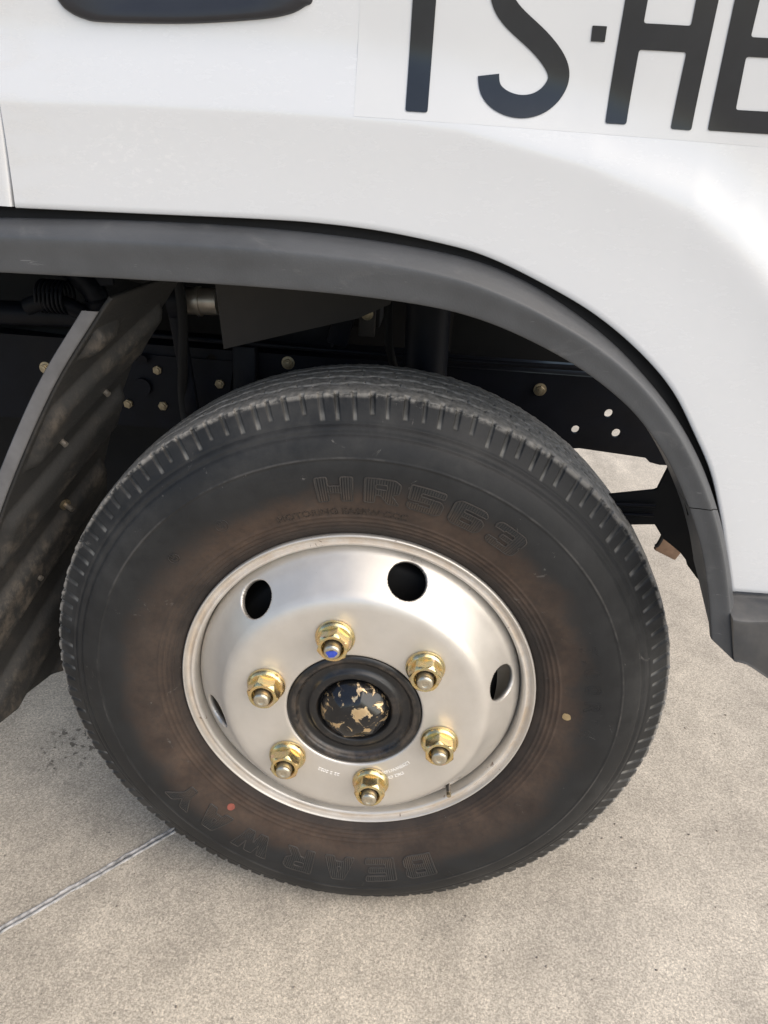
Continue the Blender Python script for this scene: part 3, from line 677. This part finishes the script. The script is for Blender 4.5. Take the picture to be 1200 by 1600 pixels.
def ring_disc(name, a_deg, r0, rad, mat, tor=False, sq=1.0):
    a0 = math.radians(a_deg); cx, cz = r0*math.cos(a0), r0*math.sin(a0)
    if tor:
        P = []
        for k in range(36):
            q = k*2*math.pi/36; P.append([])
            for j in range(6):
                s = j*2*math.pi/6; rr2 = rad+.0005*math.cos(s); x, z = cx+rr2*math.cos(q), cz+rr2*math.sin(q); P[-1].append((x, float(sw_y(math.hypot(x, z)))-.0002-.0005*math.sin(s), z))
        return link(name, fix(grid_mesh(np.array(P), True, True)), mat, wheel, W0)
    vs = []; rs2 = np.random.RandomState(int(rad*1e5))
    for k in range(30):
        q = k*2*math.pi/30; rr2 = rad*(1+.06*rs2.uniform(-1, 1)); vs.append((cx+rr2*math.cos(q), cz+rr2*math.sin(q)*sq))
    me = dense(fill_curve([vs], .0002), .004)
    for v in me.vertices: u, vv, ww = v.co; v.co = (u, float(sw_y(math.hypot(u, vv)))-.00035-ww, vv)
    return link(name, fix(me), mat, wheel, W0)
ring_disc('tyre_marking', 139.8, .2825, .0062, ML, True); ring_disc('tyre_marking', 124.9, .2790, .0075, ML, True)
d1 = ring_disc('paint_dot', -128.8, .2600, .0052, MRED); d1['label'] = 'red paint dot on the sidewall'
d2 = ring_disc('paint_dot', .5, .2600, .0052, MYEL); d2['label'] = 'yellow paint dot on the sidewall'

# rim ring
rimp = crom([(.2000, .150), (.2000, .090), (.2040, .040), (.2055, .0200), (.2066, .0062), (.2082, .0024), (.2108, .0014), (.2122, .0028), (.2145, .0045), (.2168, .0035), (.2188, .0004), (.2203, -.0014), (.2218, -.0010), (.2226, .0012), (.2222, .0060), (.2190, .0120), (.2080, .0160), (.2075, .155)], 5)
rim = link('rim', fix(lathe(rimp, 256)), MSI, wheel, W0); rim['label'] = 'silver rim flange stained with brown dust'
# pressed disc with six hand holes
dp = resamp(np.array([(.0822, -.0300), (.0826, -.0350), (.0845, -.0369), (.0900, -.0372), (.1000, -.0372), (.1200, -.0372), (.1400, -.0372), (.1500, -.0367), (.1575, -.0345), (.1635, -.0300), (.1690, -.0240), (.1750, -.0172), (.1810, -.0104), (.1870, -.0036), (.1930, .0034), (.1990, .0100), (.2035, .0160), (.2052, .0240)]), .0014)
ND = 900; td = np.linspace(0, 2*np.pi, ND, endpoint=False)
sarc = np.r_[0, np.cumsum(np.linalg.norm(np.diff(dp, axis=0), axis=1))]; s0 = np.interp(.1812, dp[:, 0], sarc)
TT, SS = np.meshgrid(td, sarc, indexing='ij'); RRm = np.interp(SS, sarc, dp[:, 0]); HR = .0236
keep = np.ones(TT.shape, bool); TT2, SS2 = TT.copy(), SS.copy()
for kk in range(6):
    a0 = math.radians(13.4+60*kk); dt = (TT-a0+np.pi) % (2*np.pi)-np.pi; du = dt*.1812; dv = SS-s0; dd = np.hypot(du, dv)+1e-9
    keep &= dd > HR-.0011
    near = (dd > HR-.0011) & (dd < HR+.0004)
    f_ = np.where(near, HR/dd, 1); TT2 = np.where(near, a0+du*f_/.1812, TT2); SS2 = np.where(near, s0+dv*f_, SS2)
R2 = np.interp(SS2, sarc, dp[:, 0]); Y2 = np.interp(SS2, sarc, dp[:, 1])
me = grid_mesh(np.stack([R2*np.cos(TT2), Y2, R2*np.sin(TT2)], -1), closed_u=True)
bm = bmesh.new(); bm.from_mesh(me); bm.verts.ensure_lookup_table(); kf = keep.ravel()
bmesh.ops.delete(bm, geom=[v for v in bm.verts if not kf[v.index]], context='VERTS')
bmesh.ops.recalc_face_normals(bm, faces=bm.faces)
ff = max(bm.faces, key=lambda f: f.calc_center_median().z if abs(f.calc_center_median().y+.0372) < .001 else -9)
if ff.normal.y > 0: bmesh.ops.reverse_faces(bm, faces=bm.faces)
bm.to_mesh(me); bm.free()
disc = link('wheel_disc', me, MSI, wheel, W0); md = disc.modifiers.new('thick', 'SOLIDIFY'); md.thickness = .0065; md.offset = -1
disc['label'] = 'silver pressed steel disc with round hand holes'
# bright bore edge
bore = crom([(.0818, -.0330), (.0821, -.0369), (.0829, -.0379), (.0839, -.0373)], 3)
# brake drum behind the hand holes
drum = crom([(.02, .022), (.12, .022), (.165, .024), (.176, .032), (.178, .05), (.178, .14), (.10, .15), (.02, .15)], 4)
link('brake_drum', fix(lathe(drum, 96)), MDK, wheel, W0)
# hub face and chipped cap
hubp = crom([(.0818, -.0250), (.0817, -.0335), (.0800, -.0362), (.0765, -.0372), (.0725, -.0362), (.0700, -.0325), (.0670, -.0300), (.0610, -.0296), (.0575, -.0312), (.0545, -.0335), (.0500, -.0342), (.0465, -.0335), (.0445, -.0300), (.0430, -.0262), (.0390, -.0255), (.02, -.0255)], 4)
hub = link('hub_plate', fix(lathe(hubp, 160)), MH, wheel, W0); hub['label'] = 'black painted stepped hub plate'
capp = crom([(.0418, -.0240), (.0416, -.0300), (.0408, -.0345), (.0385, -.0395), (.0340, -.0450), (.0270, -.0500), (.0180, -.0532), (.0090, -.0545), (.0002, -.0548)], 5)
nC = 144; tC = np.linspace(0, 2*np.pi, nC, endpoint=False)
hexm = np.cos((tC-.25) % (np.pi/3)-np.pi/6); hexm = (hexm.min()/hexm)[:, None]
blend = np.clip((capp[:, 1]+.0340)/-.010, 0, 1)[None, :]*np.clip(capp[:, 0]/.012, 0, 1)[None, :]*.85
RC = capp[:, 0][None, :]*(1-blend+blend*hexm/hexm.max()*1.0)
cap = link('hub_cap', fix(grid_mesh(np.stack([RC*np.cos(tC)[:, None], np.broadcast_to(capp[:, 1][None, :], RC.shape), RC*np.sin(tC)[:, None]], -1), closed_u=True)), MCAP, wheel, W0, True)
cap['label'] = 'domed hub cap, black paint chipped to gold metal'

# wheel nuts and studs
def hexr(t, af): q = (t % (np.pi/3))-np.pi/6; return af/np.cos(q)
def nut_mesh(rot):
    n = 96; t = np.linspace(0, 2*np.pi, n, endpoint=False)
    fl_ = [(.0095, 0), (.0214, 0), (.0229, -.0010), (.0233, -.0030), (.0228, -.0048), (.0214, -.0072), (.0202, -.0086)]
    rows = []
    for r2, y2 in fl_: rows.append(np.stack([r2*np.cos(t), np.full(n, y2), r2*np.sin(t)], -1))
    hx = hexr(t-rot, .0168); top = -.0250
    rows.append(np.stack([np.minimum(hx*1.0, .0200)*np.cos(t), np.full(n, -.0090), np.minimum(hx, .0200)*np.sin(t)], -1))
    for yk in (-.0105, -.0150, -.0195): rows.append(np.stack([hx*np.cos(t), np.full(n, yk), hx*np.sin(t)], -1))
    ch = (hx-.0168)/(.0168*(1/np.cos(np.pi/6)-1))          # 0 mid flat .. 1 corner
    rows.append(np.stack([hx*np.cos(t), top+.0010+.0026*ch, hx*np.sin(t)], -1))
    rows.append(np.stack([(.0166)*np.cos(t), np.full(n, top+.0003), .0166*np.sin(t)], -1))
    for r2, y2 in ((.0157, top), (.0133, top), (.0124, top+.0008), (.0118, top+.003), (.0116, top+.014), (.009, top+.015)): rows.append(np.stack([r2*np.cos(t), np.full(n, y2), r2*np.sin(t)], -1))
    return fix(grid_mesh(np.array(rows), closed_v=True))
def stud_mesh(mark):
    pr = [(.0098, .01), (.0098, -.0265), (.0094, -.0278), (.0094, -.0300), (.0088, -.0318), (.0070, -.0330), (.0045, -.0333), (.0030, -.0326), (.0004, -.0326)]
    return fix(lathe(crom(pr, 3), 40))
for kk in range(6):
    a = math.radians(103.57-60*kk); px, pz = .111125*math.cos(a), .111125*math.sin(a)
    nm = nut_mesh([.35, .10, .62, .02, .30, .85][kk])
    nt_ = link('wheel_nut', nm, MG, wheel, (px, -.0373, pz), True, 38)
    st_ = link('wheel_stud', stud_mesh(kk), MST, wheel, (px, -.0373, pz), True, 40)
    if kk == 0:
        nt_['label'] = 'gold flange nut whose stud end is marked blue'
        vs = [(px+.0058*(1+.25*math.sin(q*3))*math.cos(q), pz-.0008+.0050*(1+.2*math.sin(q*2+1))*math.sin(q)) for q in np.linspace(0, 2*np.pi, 24, endpoint=False)]
        bmk = plate('paint_mark', [vs], -.0373-.0336, .0006, MBLU, wheel, W0); bmk['label'] = 'blue marker paint on the stud end'
# stamped figures on the disc face
def face_text(txt, a_deg, r0, size, wide=1.0):
    ring_text('stamped_mark', txt, a_deg, r0, size, wheel, MSTP, .0003, 0, wide, .00022, hatch=False, ysurf=lambda r: -.0371)
face_text('22 2 2022', -106.0, .1010, .0062, 1.15)
face_text('LZ9BWW16X6', -56.5, .0985, .0066, 1.0); face_text('DK2 CH', -59.5, .1085, .0062, 1.1)
# valve stem by the rim
tube('valve_stem', [(.1285, .012, -.1465), (.1290, .002, -.1470), (.1296, -.006, -.1476)], .0034, MSTL, wheel, 16, W0)
tube('valve_cap', [(.1296, -.006, -.1476), (.1299, -.011, -.1480)], .0030, MBOLT, wheel, 16, W0)
sl = [(.1240, -.1425), (.1305, -.1360), (.1420, -.1262), (.1432, -.1280), (.1340, -.1372), (.1320, -.1420), (.1262, -.1462)]
# ------------------------------------------------------------------ inside the wheel arch
rail_poly = [(-1.3, .337), (.62, .337), (.62, .200), (.4465, .2091), (.427, .2085), (.4117, .2114), (.4034, .2182), (.3008, .2254), (.22, .215), (.10, .207), (-1.3, .200)]
holes = [circ2((.335, .284), .0065), circ2((.352, .254), .0068), circ2((.290, .255), .0062), circ2((-.270, .322), .0075)]
rail = plate('chassis_rail', [rail_poly]+holes, .352, .006, MBK, truck); rail['label'] = 'black steel chassis rail behind the tyre'
def bolt(pos, parent, r=.0085, mat=MBOLT, rot=.2, tone=None):
    n = 48; t = np.linspace(0, 2*np.pi, n, endpoint=False); hx = hexr(t-rot, r*.80); rows = []
    for q, y2 in ((r*.3, 0), (r*1.3, 0), (r*1.35, -r*.12), (r*1.3, -r*.25)): rows.append((np.full(n, q), y2))
    rows += [(hx, -r*.28), (hx, -r*.9), (hx*.9, -r*1.0), (np.full(n, r*.55), -r*1.0), (np.full(n, r*.5), -r*1.25), (np.full(n, .0002), -r*1.28)]
    P = np.array([np.stack([q*np.cos(t), np.full(n, y2), q*np.sin(t)], -1) for q, y2 in rows])
    return link('bolt', fix(grid_mesh(P, closed_v=True)), mat, parent, pos, True, 35)
for x, z, r in ((-.153, .325, .0075), (-.257, .286, .0085), (-.403, .243, .0083), (-.348, .244, .0083), (-.353, .300, .0080), (.227, .313, .0072)):
    bolt((x, .349, z), rail, r, rot=random.random())
flg = box('rail_flange', (-.34, .405, .334), (1.9, .10, .006), MBK, rail, loc=(0, 0, 0))
plate('rail_gusset', [[(-.47, .322), (-.235, .322), (-.25, .212), (-.47, .206)]], .3465, .004, MBK, rail, (0, 0, 0))
tube('rail_boss', [(-.378, .350, .272), (-.378, .338, .272)], .014, MBK, rail, 24, (0, 0, 0))
# engine and gearbox mass behind the rail
eng = box('engine_block', (-.62, 1.0, .20), (1.80, .80, .60), MDK, truck, bev=.02)
box('cab_floor', (-.65, 1.0, .575), (1.9, 1.95, .03), MDK, truck, bev=.005)
box('wheel_house_top', (-.18, .16, .525), (1.10, .38, .012), MDK, truck, bev=.003)
tube('front_axle', [(0, .14, 0), (0, .30, -.01), (-.01, .45, -.06), (-.01, 1.5, -.06)], .05, MDK, truck, 20)
box('leaf_spring', (-.30, .42, -.03), (1.0, .07, .045), MDK, truck, bev=.004)
plate('inner_fender', [[(.09, .345), (.60, .345), (.60, .56), (.09, .56)]], .40, .004, MDK, truck)
tube('wiring_loom', crom([(-.9, .30, .46), (-.6, .30, .445), (-.45, .29, .46), (-.30, .30, .44)], 8), .013, MDK, truck, 12)
tube('brake_pipe', crom([(-.45, .338, .355), (-.2, .338, .352), (.1, .338, .350), (.3, .338, .352)], 8), .004, MBK, truck, 10)
box('spring_hanger', (-.215, .335, .27), (.035, .02, .16), MBK, truck, bev=.004)
box('cross_member', (-.10, .50, .40), (.16, .20, .05), MDK, truck, bev=.006)
box('radiator_bracket', (-.065, .33, .415), (.030, .012, .11), MBK, truck, Matrix.Rotation(.25, 3, 'Y'), .003)
box('engine_mount', (-.155, .40, .365), (.13, .06, .05), MBK, truck, bev=.008)
tube('coolant_hose', crom([(-.52, .34, .47), (-.46, .33, .44), (-.43, .33, .405), (-.45, .34, .37)], 8), .017, MBK, truck, 16)
for kx in range(7): tube('spring_coil', [(-.50+.006*kx, .31+.022*math.cos(q), .405+.022*math.sin(q)) for q in np.linspace(0, 2*math.pi, 20)], .0022, MBK, truck, 8)
tube('cable_clip', [(-.372, .342, .318), (-.372, .334, .316)], .008, MBK, truck, 16)
plate('hose_bracket', [[(-.47, .452), (-.405, .458), (-.400, .425), (-.455, .418)], circ2((-.432, .438), .0085)], .325, .004, MBK, truck)
# shock absorber
sh = tube('shock_absorber', [(.060, .27, .18), (.055, .27, .30), (.050, .27, .47)], .030, MBK, truck, 28)
tube('shock_upper_tube', [(.0515, .27, .44), (.048, .27, .53)], .036, MBK, sh, 28, (0, 0, 0))
# brown plate and steel pipe joint above the rail
bp_ = plate('heat_shield', [[(-.2430, .470), (.010, .470), (-.001, .4331), (-.0436, .4113), (-.14, .383), (-.2315, .3553)]], .28, .004, MBR, truck)
bp_['label'] = 'dull brown metal plate above the chassis rail'
pj = tube('pipe_joint', [(-.300, .30, .4136), (-.243, .30, .4165)], .0185, MSTL, truck, 28); pj['label'] = 'bare steel pipe joint in the wheel arch'
tube('pipe_collar', [(-.310, .30, .413), (-.292, .30, .414)], .024, MBK, pj, 28, (0, 0, 0))
tube('pipe_collar', [(-.272, .30, .415), (-.267, .30, .4153)], .0205, MSTL, pj, 28, (0, 0, 0))
box('stay_bracket', (-.036, .34, .400), (.024, .010, .050), MBR, truck, bev=.002); bolt((-.036, .334, .408), truck, .0065).location = (-.036, .334, .408+AX)
tube('brake_hose', crom([(-.29, .27, .47), (-.285, .27, .40), (-.292, .28, .33), (-.30, .30, .25), (-.26, .25, .10)], 8), .007, MDK, truck, 12)
tube('brake_hose', crom([(-.005, .31, .47), (-.004, .30, .40), (.002, .31, .36), (.02, .33, .30)], 8), .006, MDK, truck, 12)
box('support_strut', (-.305, .30, .40), (.020, .012, .30), MBK, truck, Matrix.Rotation(-.12, 3, 'Y'), .003)
# splash shield at the front of the arch, seen against the bright concrete
shp = [(.4475, .330), (.3369, .3127), (.3301, .2835), (.3269, .2816), (.2600, .2680), (.2600, .2300), (.3198, .2373), (.3360, .2388), (.3430, .2300), (.3495, .2214), (.3620, .2130), (.3736, .2046), (.3836, .1942), (.3867, .1874), (.4000, .1730), (.4128, .1613), (.4207, .1576), (.47, .160), (.47, .330)]
ss_ = plate('splash_shield', [shp], .06, .005, MDK, truck); ss_['label'] = 'black splash shield between the flare and the tyre'
for dz in (.0, .012): tube('shield_rib', [(.27, .052, .2500+dz), (.33, .052, .2530+dz)], .0022, MBK, ss_, 10, (0, 0, 0))
box('tow_bracket', (.572, .60, -.052), (.050, .012, .040), MBRK, truck, Matrix.Rotation(.4, 3, 'Y'), .003)
tube('bracket_rod', crom([(.553, .595, .02), (.552, .595, -.02), (.547, .595, -.045), (.542, .595, -.052)], 5), .004, MDK, truck, 10)
bolt((.200, .12, .40), truck, .006)
bpy.data.objects.remove([o for o in bpy.data.objects if o.name.startswith('bolt')][-1])

# --- mud guard behind the tyre
gp = crom([(-.262, .4700), (-.2770, .4500), (-.3370, .3630), (-.4110, .2240), (-.455, .110), (-.482, .0), (-.497, -.100)], 40)
gt = np.linspace(0, 1, 90); Pg = []; ribv = []
tg_ = np.gradient(gp, axis=0); tg_ /= np.linalg.norm(tg_, axis=1)[:, None]; ng = np.stack([-tg_[:, 1], tg_[:, 0]], 1)
if ng[10, 0] < 0: ng = -ng
arc = np.r_[0, np.cumsum(np.linalg.norm(np.diff(gp, axis=0), axis=1))]
for i, (q, nn, s_) in enumerate(zip(gp, ng, arc)):
    row = []; ymax = np.interp(s_, (0, .10, .30, .50), (.100, .105, .150, .24))
    for t_ in gt:
        yy = -.02+t_*(ymax+.02)
        u = s_+(yy+.02)*1.05
        f_ = (u/.15) % 1.0; rb = sm(f_/.16)-sm((f_-.50)/.16)
        rb *= sm((yy+.014)/.006)*sm((s_-.04)/.01)*sm((ymax-.008-yy)/.006)
        h = .012*rb; ribv.append(rb)
        row.append((q[0]+.30*(yy+.02)+nn[0]*h, yy, q[1]+.12*(yy+.02)*(1 if q[1] > .3 else max(0, q[1]/.3))+nn[1]*h))
    Pg.append(row)
gme = fix(grid_mesh(np.array(Pg))); ga = gme.attributes.new('rib', 'FLOAT', 'POINT'); ga.data.foreach_set('value', np.array(ribv, np.float32))
guard = link('mud_guard', gme, MGU, truck, Z); gmd = guard.modifiers.new('thick', 'SOLIDIFY'); gmd.thickness = .004
guard['label'] = 'dusty black ribbed mud guard behind the tyre'
# its turned-out front edge
el = []
for q, t_ in zip(gp[36:], tg_[36:]):
    n_ = np.array((ng[10, 0], 0))
    a = np.array((q[0], -.0205, q[1]))
    el.append([a+np.array((-.0165, .010, -.001)), a+np.array((-.0165, -.0015, 0)), a+np.array((-.0150, -.0030, .0005)), a+np.array((-.001, -.0026, .0005)), a+np.array((.0006, -.0010, .0005)), a+np.array((.0006, .010, .0005))])
ge = link('guard_edge', fix(grid_mesh(np.array(el))), MGE, guard, (0, 0, 0), True, 50); ge['label'] = 'plain grey outer edge of the mud guard'
def guard_pt(s_, yy):
    i = np.searchsorted(arc, s_); q = gp[i]; return Vector((q[0]+.30*(yy+.02), yy, q[1]+.12*(yy+.02)))
for s_, yy in ((.145, .06), (.20, .02), (.34, .09), (.43, .06)):
    i = np.searchsorted(arc, s_); q = guard_pt(s_, yy); nn = np.array((ng[i, 0], -.35, ng[i, 1])); q = np.array(q)
    tube('guard_screw', [q-nn*.002, q+nn*.010, q+nn*.020], .0034, MSTL, guard, 12, (0, 0, 0))
    tube('screw_washer', [q+nn*.006, q+nn*.0095], .0072, MBOLT, guard, 18, (0, 0, 0))
# stay behind the guard and pieces in the dark beyond
tube('guard_stay', crom([(-.372, .02, .335), (-.425, .04, .25), (-.47, .05, .19), (-.60, .06, .12)], 6), .006, MBK, truck, 12)
tube('air_pipe', crom([(-.9, .42, .30), (-.62, .42, .315), (-.48, .40, .325), (-.40, .40, .33)], 6), .035, MDK, truck, 20)
tube('steering_link', [(-.70, .35, .365), (-.42, .36, .372)], .018, MBK, truck, 18)
tube('steering_link', crom([(-.52, .30, .39), (-.49, .30, .40), (-.46, .31, .392), (-.42, .33, .36)], 6), .012, MBK, truck, 14)
bolt((-.352, .012, .385), guard, .005)
